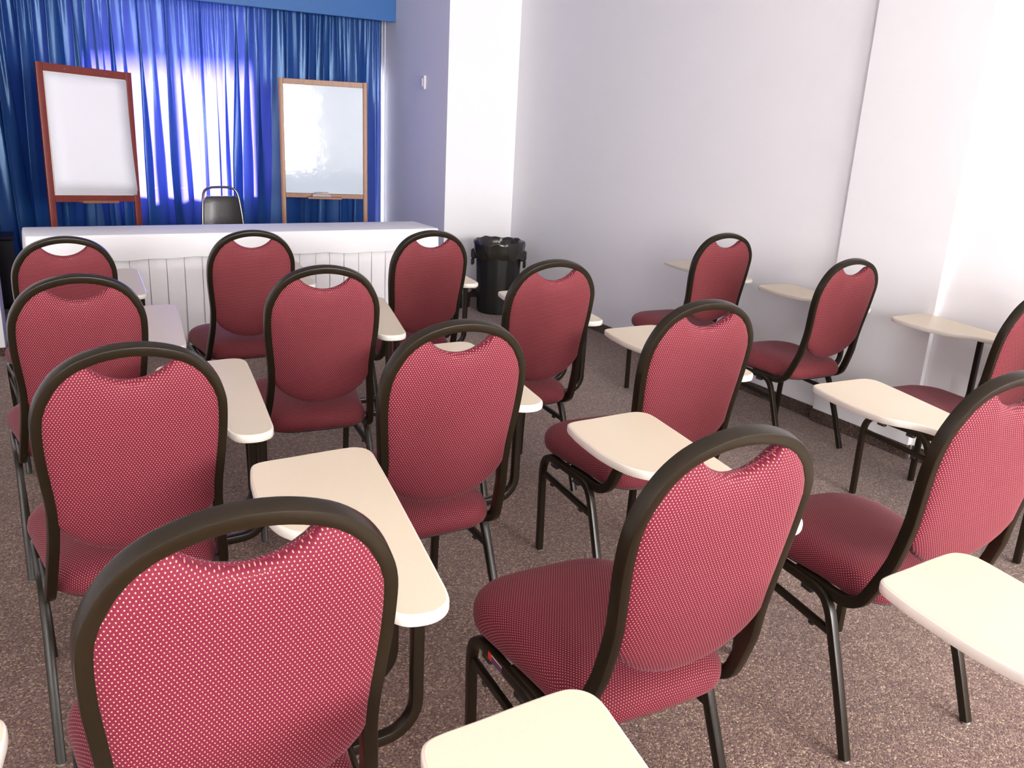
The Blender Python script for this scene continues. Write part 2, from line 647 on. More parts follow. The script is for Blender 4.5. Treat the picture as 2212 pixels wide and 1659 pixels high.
# wall switch on the side of the column, faint blank plate low on the right wall
sw = thing('wall_switch', 'small white switch box on the shaded side of the white column', 'switch', (COLR0 * S, 6.38 * S, 1.60 * S))
put('switch_box', MB().box(-.022, -.0004, -.04, .04, -.055, .055, .005), M_SWITCH, sw)
put('rocker', MB().box(-.029, -.0215, -.016, .016, -.03, .03, .003), M_SWITCH, sw)
ol = thing('wall_socket', 'blank white socket plate low on the long white wall', 'socket', (WR * S, 3.90 * S, .346 * S))
put('cover_plate', MB().box(-.008, -.0004, -.045, .045, -.035, .035, .003), M_WALL, ol)
put('socket_face', MB().box(-.012, -.0078, -.022, .022, -.018, .018, .002), M_WALL, ol)


# ------------------------------------------------------------------ tablet chairs
def bx(z):      # outer half width of the back arch by height
    return lerp(z, [.345, .38, .43, .48, .52, .56, .60, .65, .70, .75, .79, .825, .857, .88, .90, .913, .917],
                [.183, .180, .176, .171, .167, .1645, .165, .1695, .174, .1755, .173, .162, .143, .122, .090, .045, 0])


def by(z):      # side profile of the back
    return lerp(z, [.347, .385, .44, .50, .60, .70, .75, .82, .92], [-.152, -.195, -.219, -.236, -.255, -.271, -.280, -.296, -.314])


def build_chair():
    root = thing('tablet_chair', '', 'chair')
    k = S
    sc = lambda pts: [Vector(p) * k for p in pts]
    # arch tube
    half = []
    for x, z in ((.176, .43), (.171, .48), (.167, .52), (.1645, .56), (.165, .60), (.1695, .65), (.174, .70), (.1755, .75), (.173, .79),
                 (.1625, .825), (.144, .857), (.121, .881), (.090, .900), (.046, .9135)):
        half.append((x, z))
    ctr = []
    outl = [(x, z) for x, z in half] + [(0, .918)] + [(-x, z) for x, z in reversed(half)]
    for i, (x, z) in enumerate(outl):
        a = Vector(outl[max(0, i - 1)])
        c = Vector(outl[min(len(outl) - 1, i + 1)])
        t = (c - a).normalized()
        nn = Vector((-t.y, t.x))      # left of travel: inward for this direction
        q = Vector((x, z)) + nn * .0105
        ctr.append((q.x, by(q.y), q.y))
    right_j = [(.173, .01, .3495), (.173, -.06, .3495), (.173, -.118, .3495), (.1725, -.150, .3545), (.172, -.176, .369), (.170, -.196, .393)]
    path = right_j + [(c[0], c[1], c[2]) for c in ctr[1:-1]] + [(-x, y, z) for x, y, z in reversed(right_j)]
    path = sc(catmull(path, 3))
    put('back_frame', MB().sweep(path, .0205 * k, .027 * k, (0, 0, 1)), M_FRAME, root)
    # back pad: inside of the arch, notch at the top, round at the bottom
    ol = []
    side = [(bx(z) - .0155, z) for z in [.556 + i * .0123 for i in range(20)]]       # up the right side to ~.80
    arch = []
    for x, z in ((.1625, .825), (.144, .857), (.121, .881), (.098, .8955)):
        v = Vector((x, z)) - Vector((0, .70))
        q = Vector((0, .70)) + v * (1 - .0165 / v.length)
        arch.append((q.x, q.y))
    notch = [(.078, .882), (.066, .870), (.051, .8595), (.034, .8515), (.017, .847), (0, .8455)]
    bottom = [(.142, .540), (.128, .521), (.107, .502), (.082, .486), (.055, .4745), (.028, .468), (0, .466)]
    right = list(reversed(bottom)) + side + arch + notch
    ol = right + [(-x, z) for x, z in reversed(right[1:-1])]
    # resample evenly, keep order (counter-clockwise seen from behind mirrored - fixed by normals below)
    n = len(ol)
    C0 = Vector((0, .66))
    rings = [1.0, .985, .96, .92, .86, .76, .62, .46, .30, .14]
    mb = MB()
    vs, fs, uv = [], [], []

    def thick(r):
        return (max(0.0, 1 - r ** 7)) ** .5
    layers = []
    for sgn, T in ((1, .026), (-1, .019)):
        for r in (rings if sgn > 0 else list(reversed(rings))[:-0 or None]):
            layers.append((sgn, r, T))
    # front rings from edge to centre, then back rings from edge to centre
    def ring(sgn, r, T):
        out = []
        for x, z in ol:
            p = C0 + (Vector((x, z)) - C0) * r
            y = by(p.y) + sgn * (T * thick(r) + .004) + (-.0015 if sgn < 0 else 0)
            out.append((Vector((p.x, y, p.y)) * k, (p.x * k, p.y * k)))
        return out
    idx = {}
    for sgn, T in ((1, .026), (-1, .019)):
        for ri, r in enumerate(rings):
            rr = ring(sgn, r, T)
            idx[(sgn, ri)] = len(vs)
            for p, u in rr:
                vs.append(p)
                uv.append(u)
        c = Vector((0, by(C0.y) + sgn * (T + .004), C0.y)) * k
        idx[(sgn, 'c')] = len(vs)
        vs.append(c)
        uv.append((0, C0.y * k))
    for sgn in (1, -1):
        for ri in range(len(rings) - 1):
            a, b = idx[(sgn, ri)], idx[(sgn, ri + 1)]
            for i in range(n):
                j = (i + 1) % n
                q = (a + i, b + i, b + j, a + j) if sgn > 0 else (a + i, a + j, b + j, b + i)
                fs.append(q)
        a, c = idx[(sgn, len(rings) - 1)], idx[(sgn, 'c')]
        for i in range(n):
            j = (i + 1) % n
            fs.append((a + i, c, a + j) if sgn > 0 else (a + i, a + j, c))
    a, b = idx[(1, 0)], idx[(-1, 0)]
    for i in range(n):
        j = (i + 1) % n
        fs.append((a + i, a + j, b + j, b + i))
    mb.add(vs, fs, uv)
    pad = put('backrest', mb, M_FABRIC, root, angle=70)
    # gathered piping along the hand hold
    for dz, rad, yo in ((-.0035, .0042, 0.001), (-.0105, .0032, -.011)):
        pp = [(x * 1.02, by(z) + yo, z + dz) for x, z in ((.076, .882), (.065, .871), (.051, .8605), (.034, .8525), (.017, .848), (0, .8465),
              (-.017, .848), (-.034, .8525), (-.051, .8605), (-.065, .871), (-.076, .882))]
        m2 = MB().sweep(sc(catmull(pp, 3)), rad * 2 * k, rad * 2 * k, (0, 1, 0), round_=True)
        acc = 0.0
        for i in range(0, len(m2.v), 10):
            if i:
                acc += (Vector(m2.v[i]) - Vector(m2.v[i - 10])).length
            for q in range(10):
                m2.uv[i + q] = (acc, abs(q - 5) / 5 * PI * rad * k)
        put('piping', m2, M_FABRIC, pad)
    # seat cushion
    so = []
    def corner(cx, cy, r, a0, a1, m=7):
        for i in range(m + 1):
            a = math.radians(a0 + (a1 - a0) * i / m)
            so.append((cx + r * math.cos(a), cy + r * math.sin(a)))
    corner(.196 - .105, .222 - .105, .105, 0, 90)
    corner(-.196 + .105, .222 - .105, .105, 90, 180)
    corner(-.168 + .075, -.206 + .075, .075, 180, 270)
    corner(.168 - .075, -.206 + .075, .075, 270, 360)
    # bow the sides, front and back a little
    so2 = []
    for i in range(len(so)):
        a, c = Vector(so[i]), Vector(so[(i + 1) % len(so)])
        m_ = max(1, int((c - a).length / .02))
        for q in range(m_):
            so2.append(a + (c - a) * q / m_)
    so = []
    for p in so2:
        bow = 1.0
        y = p.y + (.012 * (1 - (p.x / .2) ** 2) * (1 if p.y > .18 else -1.3 if p.y < -.16 else 0))
        so.append((p.x, y))
    prof = [(.90, .364), (.955, .3655), (.985, .371), (1.0, .382), (1.0, .394), (.985, .406), (.95, .417), (.88, .427), (.76, .435), (.60, .441),
            (.42, .444), (.22, .4455)]
    nb = len(so)
    vs, fs, uv = [], [], []
    for r, z in prof:
        for x, y in so:
            yy = .008 + (y - .008) * r
            dip = -.004 * math.exp(-((yy + .13) / .05) ** 2) * (r > .95)
            vs.append((x * r * k, yy * k, (z + dip) * k))
    uv = [None] * len(vs)
    for i in range(nb):
        x, y = so[i]
        Lr = math.hypot(x, y - .008)
        acc, prev = 0.0, (0.0, .446)
        for ri in reversed(range(len(prof))):
            r, z = prof[ri]
            acc += math.hypot(r * Lr - prev[0], z - prev[1])
            prev = (r * Lr, z)
            uv[ri * nb + i] = (x / Lr * acc * k, (.008 + (y - .008) / Lr * acc) * k)
    for ri in range(len(prof) - 1):
        for i in range(nb):
            j = (i + 1) % nb
            fs.append((ri * nb + i, ri * nb + j, ri * nb + nb + j, ri * nb + nb + i))
    top = len(vs)
    vs.append((0, .008 * k, .446 * k))
    uv.append((0, .008 * k))
    o_ = (len(prof) - 1) * nb
    for i in range(nb):
        fs.append((o_ + i, o_ + (i + 1) % nb, top))
    fs.append(tuple(reversed(range(nb))))
    put('seat', MB().add(vs, fs, uv), M_FABRIC, root, angle=60)
    pan = [((x * .94) * k, (.008 + (y - .008) * .945) * k) for x, y in so]
    put('seat_pan', MB().prism(pan, .3602 * k, .3642 * k, .002), M_PLASTIC, root)
    # side frames
    for s in (1, -1):
        X = .1835 * s
        front = [(.1745 * s, .171, .006), (.176 * s, .171, .10), (.179 * s, .170, .20), (.1815 * s, .167, .275), (.183 * s, .160, .308),
                 (X, .145, .331), (X, .122, .344), (X, .096, .3475)]
        rear = [(.191 * s, -.238, .006), (.188 * s, -.188, .14), (.185 * s, -.145, .245), (.184 * s, -.124, .296), (X, -.112, .318),
                (X, -.095, .337), (X, -.072, .346), (X, -.045, .3475)]
        for nm, pts, ny in (('leg', front, (0, 1, 0)), ('leg', rear, (0, -1, 0))):
            leg = put(nm, MB().sweep(sc(catmull(pts, 3)), .0195 * k, .0215 * k, ny), M_FRAME, root)
            x, y, z = [c * k for c in pts[0]]
            gm = MB()
            gm.lathe([(.0105, 0), (.0115, .0015), (.0115, .005), (.006, .0085)], 12, x, y)
            put('foot_glide', gm, M_GLIDE, leg)
        put('side_rail', MB().sweep(sc([(X, .097, .3475), (X, .03, .3475), (X, -.046, .3475)]), .0195 * k, .0215 * k, (0, 0, 1)), M_FRAME, root)
        put('stretcher', MB().sweep(sc([(.1815 * s, .158, .279), (.1825 * s, .02, .272), (.1842 * s, -.127, .265)]), .0135 * k, .017 * k, (0, 0, 1)), M_FRAME, root)
        for y in (.088, -.042):
            put('stacking_bumper', MB().box((X - .0095) * k, (X + .0085) * k, (y - .017) * k, (y + .017) * k, .325 * k, .3368 * k, .003), M_PLASTIC, root)
        for y in (.10, -.07):
            put('bumper_stud', MB().box((.183 * s - .006) * k, (.183 * s + .006) * k, (y - .008) * k, (y + .008) * k, (.2585 if y < 0 else .2675) * k - .010, (.2585 if y < 0 else .2675) * k, .002), M_PLASTIC, root)
    # writing tablet
    tl = [(.1475, .380), (.140, .352), (.133, .318), (.1265, .265), (.1225, .212), (.125, .165), (.1325, .125), (.147, .096), (.165, .075), (.182, .050),
          (.195, .010), (.201, -.04), (.2025, -.10), (.2030, -.150), (.2065, -.182), (.219, -.203), (.240, -.212), (.266, -.2115), (.289, -.197), (.3005, -.170),
          (.309, -.120), (.322, -.04), (.341, .08), (.362, .215), (.377, .320), (.3825, .362), (.380, .386), (.367, .402), (.346, .4085), (.29, .4065), (.23, .402), (.182, .3995), (.159, .394)]
    tl = [(p.x, p.y) for p in catmull([(x, y, 0) for x, y in tl], 4, True)]
    A = sum(tl[i - 1][0] * tl[i][1] - tl[i][0] * tl[i - 1][1] for i in range(len(tl)))
    if A < 0:
        tl.reverse()
    cx = sum(p[0] for p in tl) / len(tl)
    cy = sum(p[1] for p in tl) / len(tl)
    mt = [(x * k, y * k) for x, y in tl]
    # laminate top inside a rounded vinyl edge band
    ins = []
    for i in range(len(mt)):
        a, c = Vector(mt[i - 1]), Vector(mt[(i + 1) % len(mt)])
        t = (c - a).normalized()
        ins.append(Vector(mt[i]) + Vector((-t.y, t.x)) * .0042)
    tab = put('tablet', MB().prism([(p.x, p.y) for p in ins], .6482 * k, .6660 * k, .0006, 1), M_LAMINATE, root)
    bands = [(.0046, .6470), (.0015, .6481), (0, .6516), (0, .6612), (.0012, .6642), (.0043, .6656)]
    vs, fs = [], []
    nn = len(mt)
    for off, z in bands:
        for i in range(nn):
            a, c = Vector(mt[i - 1]), Vector(mt[(i + 1) % nn])
            t = (c - a).normalized()
            q = Vector(mt[i]) + Vector((-t.y, t.x)) * off
            vs.append((q.x, q.y, z * k))
    nbn = len(bands)
    for r in range(nbn - 1):
        for i in range(nn):
            j = (i + 1) % nn
            fs.append((r * nn + i, r * nn + j, r * nn + nn + j, r * nn + nn + i))
    for i in range(nn):
        j = (i + 1) % nn
        fs.append(((nbn - 1) * nn + i, (nbn - 1) * nn + j, j, i))
    eb = put('edge_band', MB().add(vs, fs), M_EDGE, tab)
    put('mounting_plate', MB().box(.270 * k, .318 * k, -.10 * k, .13 * k, .6415 * k, .6468 * k, .002), M_FRAME, root)
    for x, y in ((.303, -.058), (.318, .088)):
        r = .058
        pts = [(x, y, .6414), (x, y, .57), (x, y, .50), (x, y, .349 + r)]
        for i in range(1, 7):
            a = PI / 2 * i / 6
            pts.append((x - r + r * math.cos(a), y, .349 + r - r * math.sin(a)))
        pts += [(.235, y, .349), (.1935, y, .348)]
        put('tablet_post', MB().sweep(sc(pts), .020 * k, .020 * k, (0, 1, 0)), M_FRAME, root)
    return root


CHAIRS = [  # key, R, F, angle, scale, label
    ('A', 0.170, 1.168, 0.0000, 1.030, 'largest crimson tablet chair, at bottom left, its back cut by the bottom edge'),
    ('N', 0.120, 1.972, 0.0444, 1.004, 'second crimson tablet chair from the front in the leftmost column'),
    ('O', 0.069, 2.807, 0.0581, 0.984, 'third chair in the leftmost column, another crimson back showing through its hand hold'),
    ('P', 0.056, 3.646, 0.1092, 0.966, 'farthest-left crimson tablet chair, its arch against the left end of the white table'),
    ('M', 0.737, 3.687, 0.0184, 0.974, 'crimson chair against the middle of the white table skirt, below the black chair'),
    ('K', 0.765, 2.751, -0.0770, 0.996, 'crimson tablet chair with pleated white skirt showing through its hand hold'),
    ('L', 1.402, 3.491, 0.0477, 0.991, 'crimson tablet chair at the right end of the white table, beside the black bin'),
    ('J', 0.787, 1.925, 0.0092, 1.016, 'crimson tablet chair in the centre, cream tablet showing through its hand hold'),
    ('I', 1.531, 2.716, -0.0114, 0.994, 'crimson tablet chair just right of the black bin, grey wall through its hand hold'),
    ('C', 1.527, 1.949, -0.0407, 1.016, 'crimson chair right of centre, its seat half under the next cream tablet'),
    ('H', 2.879, 3.322, -0.0600, 0.978, 'farthest crimson tablet chair along the right white wall, left of the pillar edge'),
    ('G', 2.925, 2.630, -0.0250, 0.965, 'crimson tablet chair in front of the white pillar edge on the right wall'),
    ('B', 0.889, 1.166, -0.0125, 1.019, 'near crimson tablet chair with a small red and purple sticker on its rail'),
    ('E', 1.704, 1.211, -0.1005, 1.014, 'large pinkish crimson tablet chair at the right edge with its seat in plain view'),
    ('F', 2.915, 1.853, -0.0250, 0.985, 'crimson tablet chair cut by the right edge, its tablet before the bright wall corner'),
    ('D', 0.972, 0.359, -0.0072, 1.014, 'chair showing only its cream tablet at the right bottom corner'),
    ('Q', 0.168, 0.339, -0.0097, 1.007, 'chair showing only its cream tablet at the bottom middle edge'),
    ('T', 2.980, 1.220, 0.0000, 1.000, 'chair beyond the right edge, only a black leg foot showing on the carpet'),
    ('S', -0.465, 0.590, 0.0000, 1.000, 'chair beyond the left bottom corner, only a sliver of cream tablet showing'),
]
proto = build_chair()
for i, (key, R, F, th, sc_, lab) in enumerate(CHAIRS):
    o = proto if i == 0 else dup(proto)
    o.location = (R * S, F * S, 0)
    o.rotation_euler = (0, 0, th)
    o.scale = (sc_,) * 3
    o['label'] = lab
    o['group'] = 'crimson tablet chairs set out in rows'
    if key == 'B':
        rail = [c for c in o.children if c.name.startswith('side_rail')][1]
        x = (-.1835 - .0098) * S
        st = put('sticker', MB().box(x - .0006, x, .020 * S, .075 * S, .3405 * S, .3555 * S), M_PURPLE, rail, False)
        st['label'] = 'small purple sticker with red end and cream edge'
        st2 = put('sticker_end', MB().box(x - .0010, x - .0006, .062 * S, .075 * S, .3405 * S, .3555 * S), M_RED, rail, False)
        st3 = put('sticker_edge', MB().box(x - .0010, x - .0006, .020 * S, .0618 * S, .3530 * S, .3555 * S), M_CREAMLINE, rail, False)

# ------------------------------------------------------------------ front table: folding table, cloth, pleated skirt
TA = math.radians(2.0)
TW, TD, TZ = 2.285 * S, .362 * S, .678 * S
TLOC = (-.035 * S, 4.89 * S, 0)
tb = thing('folding_table', 'long table hidden under the white cloth in front of the curtain', 'table', TLOC, TA)
put('tabletop', MB().box(.012, TW - .012, .012, TD - .012, TZ - .03, TZ - .004, .004), M_WOOD_BROWN, tb)
for x in (.12, TW - .12):
    for y in (.05, TD - .05):
        put('leg', MB().sweep([(x, y, 0), (x, y, TZ * .5), (x, y, TZ - .03)], .028, .028, (1, 0, 0), round_=True), M_FRAME, tb)
# cloth: top and a drop on all four sides, slightly wavy hem
drop = .132 * S


def rect_path(w, d, r, step):
    pts = []
    for cx, cy, a0 in ((w - r, d - r, 0), (r, d - r, 90), (r, r, 180), (w - r, r, 270)):
        for i in range(5):
            a = math.radians(a0 + 90 * i / 4)
            pts.append(Vector((cx + r * math.cos(a), cy + r * math.sin(a))))
    out = []
    for i in range(len(pts)):
        a, c = pts[i], pts[(i + 1) % len(pts)]
        m = max(1, int((c - a).length / step))
        for q in range(m):
            out.append(a + (c - a) * q / m)
    return out


rp = rect_path(TW, TD, .014, .03)
nr = len(rp)
vs, fs = [], []
cen = Vector((TW / 2, TD / 2))
rows = [(-.010, 0.0), (-.003, -.0015), (0.0, -.006), (.004, -.02), (.007, -drop * .5), (.010, -drop)]
for off, dz in rows:
    for i, p in enumerate(rp):
        out = Vector((0, 0))
        out.x = 1 if p.x > TW - .02 else -1 if p.x < .02 else 0
        out.y = 1 if p.y > TD - .02 else -1 if p.y < .02 else 0
        if out.length:
            out.normalize()
        side_drop = 1.0
        w = .004 * math.sin(p.x * 9 + p.y * 11) + .003 * math.sin(p.x * 23)
        q = p + out * (off + (.003 * math.sin(p.x * 14) * (-dz / drop)) + .004)
        vs.append((q.x, q.y, TZ + dz + (w if dz <= -drop * .9 else 0)))
for r in range(len(rows) - 1):
    for i in range(nr):
        j = (i + 1) % nr
        fs.append((r * nr + i, r * nr + nr + i, r * nr + nr + j, r * nr + j))
fs.append(tuple(range(nr)))
cl = put('tablecloth', MB().add(vs, fs), M_CLOTH, None, angle=50)
cl.location, cl.rotation_euler = TLOC, (0, 0, TA)
tag(cl, 'smooth white cloth over the top of the long front table', 'tablecloth')
mod = cl.modifiers.new('Solidify', 'SOLIDIFY')
mod.thickness = .0015
mod = cl.modifiers.new('EdgeSplit', 'EDGE_SPLIT')
mod.split_angle = math.radians(35)
# skirt: flat panels with narrow folds opening towards the hem
sk = thing('table_skirt', 'white pleated skirt hanging below the cloth of the front table', 'table skirt', TLOC, TA)
ztop, zbot = TZ - .115 * S, .05 * S


def skirt_run(L, name_):
    random.seed(len(name_) + int(L * 100))
    x = 0.0
    verts, faces = [], []
    prof = []
    while x < L - .03:
        wv = min(random.uniform(.092, .112), L - x)
        prof.append((x, wv))
        x += wv
    cols = []
    for x, wv in prof:
        o1 = random.uniform(.0015, .004)
        o2 = random.uniform(.006, .026)
        cols.append((x, 0, 0, 0))
        cols.append((x + wv * .5, .0, .0, random.uniform(-.004, .004)))
        cols.append((x + wv, o1, o2, 0))
    rowsz = 7
    pts = []
    for x, wv in prof:
        o2 = random.uniform(.006, .032)
        pts.append((x, 0.0, 0.0, 0.0))                       # panel left edge
        pts.append((x + wv * .55, 0.0, .006, 0.0))           # panel belly
        pts.append((x + wv - .0035, 0.0, .002, -o2))         # panel right edge moves back at the hem
        pts.append((x + wv - .006, .016, .0, -o2 * .6))      # fold goes in behind
        pts.append((x + wv - .0015, .016, .0, 0.0))
    n_ = len(pts)
    for r in range(rowsz):
        t = r / (rowsz - 1)
        z = ztop + (zbot - ztop) * t
        for (px, dep, bel, sh) in pts:
            verts.append((px + sh * t ** 1.5, dep - bel * t, z))
    for r in range(rowsz - 1):
        for i in range(n_ - 1):
            faces.append((r * n_ + i, r * n_ + n_ + i, r * n_ + n_ + i + 1, r * n_ + i + 1))
    return verts, faces


v_, f_ = skirt_run(TW - .02, 'front')
p1 = put('front_panel', MB().add([(x + .01, y + .002, z) for x, y, z in v_], f_), M_CLOTH, sk, angle=30)
for nm, xx, sg in (('side_panel', .004, 1), ('side_panel', TW - .004, -1)):
    v_, f_ = skirt_run(TD - .03, 'side')
    put(nm, MB().add([(xx + sg * y, .02 + x, z) for x, y, z in v_], f_), M_CLOTH, sk, angle=30)
for o in sk.children:
    m_ = o.modifiers.new('Solidify', 'SOLIDIFY')
    m_.thickness = .001


# ------------------------------------------------------------------ curtains and pelmet
def curtain(name, r0, r1, seed, label, F, gap=0.0):
    rnd = random.Random(seed)
    z0, z1 = .02 * S, 2.14 * S
    L = (r1 - r0) * S
    xs = [0.0]
    while xs[-1] < L - .06:
        xs.append(xs[-1] + rnd.choice((rnd.uniform(.09, .13), rnd.uniform(.13, .20), rnd.uniform(.17, .27))))
    K = len(xs)
    amps = [rnd.uniform(.040, .074) for _ in xs]
    amps[0] = amps[-1] = .006
    slew = [rnd.uniform(-.10, .10) for _ in xs]
    slew[0] = slew[-1] = 0
    skew = [rnd.uniform(.5, 2.3) for _ in xs]
    fine = [rnd.uniform(.3, 1.0) for _ in xs]
    per = 26
    ncol = (K - 1) * per
    nrow = 30
    vs, fs = [], []
    for r in range(nrow + 1):
        t = r / nrow
        z = z1 + (z0 - z1) * t
        grow = .30 + .70 * min(1, t * 1.8)
        for c in range(ncol + 1):
            i = min(K - 2, c // per)
            u = c / per - i
            w = u * u * (3 - 2 * u)
            x = xs[i] + (xs[i + 1] - xs[i]) * u
            am, sl, sq, fi = [q[i] + (q[i + 1] - q[i]) * w for q in (amps, slew, skew, fine)]
            ph = 2 * PI * (c / per)
            y = am * grow * math.sin(ph + .5 * math.sin(t * 3 + i))
            dx = sq * am * .62 * grow * math.sin(2 * ph + .6) + sl * t ** 1.3 + .012 * math.sin(t * 5 + i * 2.1) * t
            y += .010 * max(0, 1 - t * 2.2) * math.sin(ph * 5 + i) + .0042 * fi * math.sin(ph * 4 + i * 1.7 + t * 2.5)
            X = max(r0 * S, min(r1 * S, r0 * S + x * L / xs[-1] + dx))
            X += gap * max(0, 1 - t / .12) * max(0, 1 - c / 20)
            vs.append((X, y, z))
    for r in range(nrow):
        for c in range(ncol):
            a = r * (ncol + 1) + c
            fs.append((a, a + 1, a + ncol + 2, a + ncol + 1))
    o = put(name, MB().add(vs, fs), M_CURTAIN, None, angle=180)
    o.location = (0, F * S, 0)
    tag(o, label, 'curtain', 'blue curtains across the window wall')
    return o


curtain('curtain', -1.70, 1.245, 3, 'long blue satin curtain at the left, behind the paper flip chart', 7.095)
curtain('curtain', 1.222, 2.672, 11, 'blue satin curtain at the right, behind the brown framed whiteboard', 7.125, .045)
pm = thing('pelmet', 'flat blue cloth pelmet box above both curtains', 'pelmet', (0, 0, 0))
put('front_board', sbox(MB(), LW + .01, COLR0 - .001, 6.985, 7.0, 2.068, 2.42, .004), M_PELMET, pm)
put('top_board', sbox(MB(), LW + .01, COLR0 - .001, 7.0005, FW - .001, 2.40, 2.42), M_PELMET, pm)
put('curtain_rail', sbox(MB(), LW + .02, COLR0 - .004, 7.08, 7.10, 2.145, 2.16), M_WFRAME, pm)


# ------------------------------------------------------------------ easels
def easel(name, label, origin, ux, width, zb, zt, leg_wood, board, lean=.05, tray=True, bolts=True, rail_w=.03):
    """origin = foot of the left post on the floor (metres), ux = unit vector along the board"""
    ux = Vector((ux[0], ux[1], 0)).normalized()
    ang = math.atan2(ux.y, ux.x)
    root = thing(name, label, 'easel', origin, ang)
    ly = lambda z: lean * z          # leans back (+y local) with height
    pw = rail_w
    for x in (pw / 2, width - pw / 2):
        put('post', MB().sweep([(x, ly(0), 0.0), (x, ly(zt / 2), zt / 2), (x, ly(zt), zt)], pw, .022, (0, 1, 0), .15), leg_wood, root)
    for x in (pw / 2, width - pw / 2):
        put('foot_bar', MB().box(x - pw * .5, x + pw * .5, -.20, -.0125, 0.0, .035, .003).box(x - pw * .5, x + pw * .5, .0125, .22, 0.0, .035, .003), leg_wood, root)
    tr = put('top_rail', MB().box(pw + .0004, width - pw - .0004, ly(zt) - .012, ly(zt) + .012, zt - pw * 1.15, zt - .001, .002), leg_wood, root)
    put('bottom_rail', MB().box(pw + .0004, width - pw - .0004, ly(zb) - .012, ly(zb) + .012, zb - pw, zb - .0005, .002), leg_wood, root)
    if bolts:
        for t in (.28, .72):
            x = width * t
            b = MB()
            b.lathe([(.004, 0), (.0038, .004), (.0015, .006)], 10)
            b.v = [(x + p[0], ly(zt) - .012 - p[2], zt - pw * .6 + p[1]) for p in b.v]
            put('bolt', b, M_GLIDE, tr)
    if tray:
        put('tray', MB().box(width * .30, width * .69, ly(zb) - .085, ly(zb) - .0125, zb - pw - .002, zb - pw + .014, .002), M_WOOD_BROWN, root)
    bd = MB()
    e = .0006
    x0, x1 = pw + e, width - pw - e
    za, zc = zb + e, zt - pw * 1.15 - e
    vs = [(x, ly(z) + y, z) for x in (x0, x1) for y in (-.004, .008) for z in (za, zc)]
    bd.add(vs, [(0, 1, 3, 2), (4, 6, 7, 5), (0, 4, 5, 1), (2, 3, 7, 6), (0, 2, 6, 4), (1, 5, 7, 3)])
    put('writing_board', bd, board, root, False)
    return root


# right easel: right end a little nearer the room
er0 = Vector((1.632 * S, 6.42 * S, 0))
er1 = Vector((2.245 * S, 6.265 * S, 0))
eR = easel('whiteboard_easel', 'brown wooden easel with a glossy whiteboard before the right curtain', er0, er1 - er0, (er1 - er0).length, .760 * S, 1.564 * S, M_WOOD_BROWN, M_BOARD, .03, rail_w=.036)
er = thing('board_eraser', 'grey board eraser lying on the tray of the right easel', 'eraser')
loc = eR.matrix_basis @ Vector(((er1 - er0).length * .46, .03 * .76 * S - .05, .76 * S - .036 + .0145))
er.location = loc
er.rotation_euler = (0, 0, eR.rotation_euler[2] + .05)
em = MB().prism([(-.075, -.022), (.075, -.022), (.082, 0), (.075, .022), (-.075, .022), (-.07, 0)], 0, .022, .004, 2)
put('felt_block', em, M_ERASER, er)
put('grip', MB().box(-.058, .058, -.018, .018, .0222, .036, .008), M_ERASER, er)
put('grip_label', MB().box(.005, .055, -.0195, -.0182, .0245, .034), M_ERASER2, er, False)

# left easel with a paper pad
el0 = Vector((.095 * S, 6.10 * S, 0))
el1 = Vector((.655 * S, 6.36 * S, 0))
wl = (el1 - el0).length
eL = easel('flip_chart_easel', 'reddish wooden easel holding a white paper pad at the left', el0, el1 - el0, wl, .760 * S, 1.552 * S, M_WOOD_RED, M_BACKING, .06, rail_w=.046)
eL.rotation_euler[1] = math.radians(2.2)
pad = thing('paper_pad', 'blank white paper pad hanging on the reddish left easel', 'paper pad')
pad.matrix_basis = eL.matrix_basis.copy()
zt, zb = 1.552 * S - .054, .760 * S
lz = lambda z: .06 * z


def sheet(x0, x1, z0, z1, off, curl):
    vs, fs = [], []
    nx, nz_ = 6, 10
    for i in range(nz_ + 1):
        t = i / nz_
        z = z1 + (z0 - z1) * t
        for j in range(nx + 1):
            s_ = j / nx
            x = x0 + (x1 - x0) * s_ + .022 * t * t * s_
            y = lz(z) - off - curl * t ** 2 * (.4 + .6 * s_) - .004 * math.sin(s_ * 4 + t * 2) * t
            vs.append((x, y, z))
    for i in range(nz_):
        for j in range(nx):
            a = i * (nx + 1) + j
            fs.append((a, a + nx + 1, a + nx + 2, a + 1))
    return MB().add(vs, fs)


for k_, (off, curl, x0) in enumerate(((.0128, .003, .050), (.0146, .005, .052), (.0165, .010, .060))):
    o = put('sheet', sheet(x0, wl - .048, zb + .006 + .016 * k_, zt - .004, off, curl), M_PAPER, pad, True, 180)
    mm = o.modifiers.new('Solidify', 'SOLIDIFY')
    mm.thickness = .0006

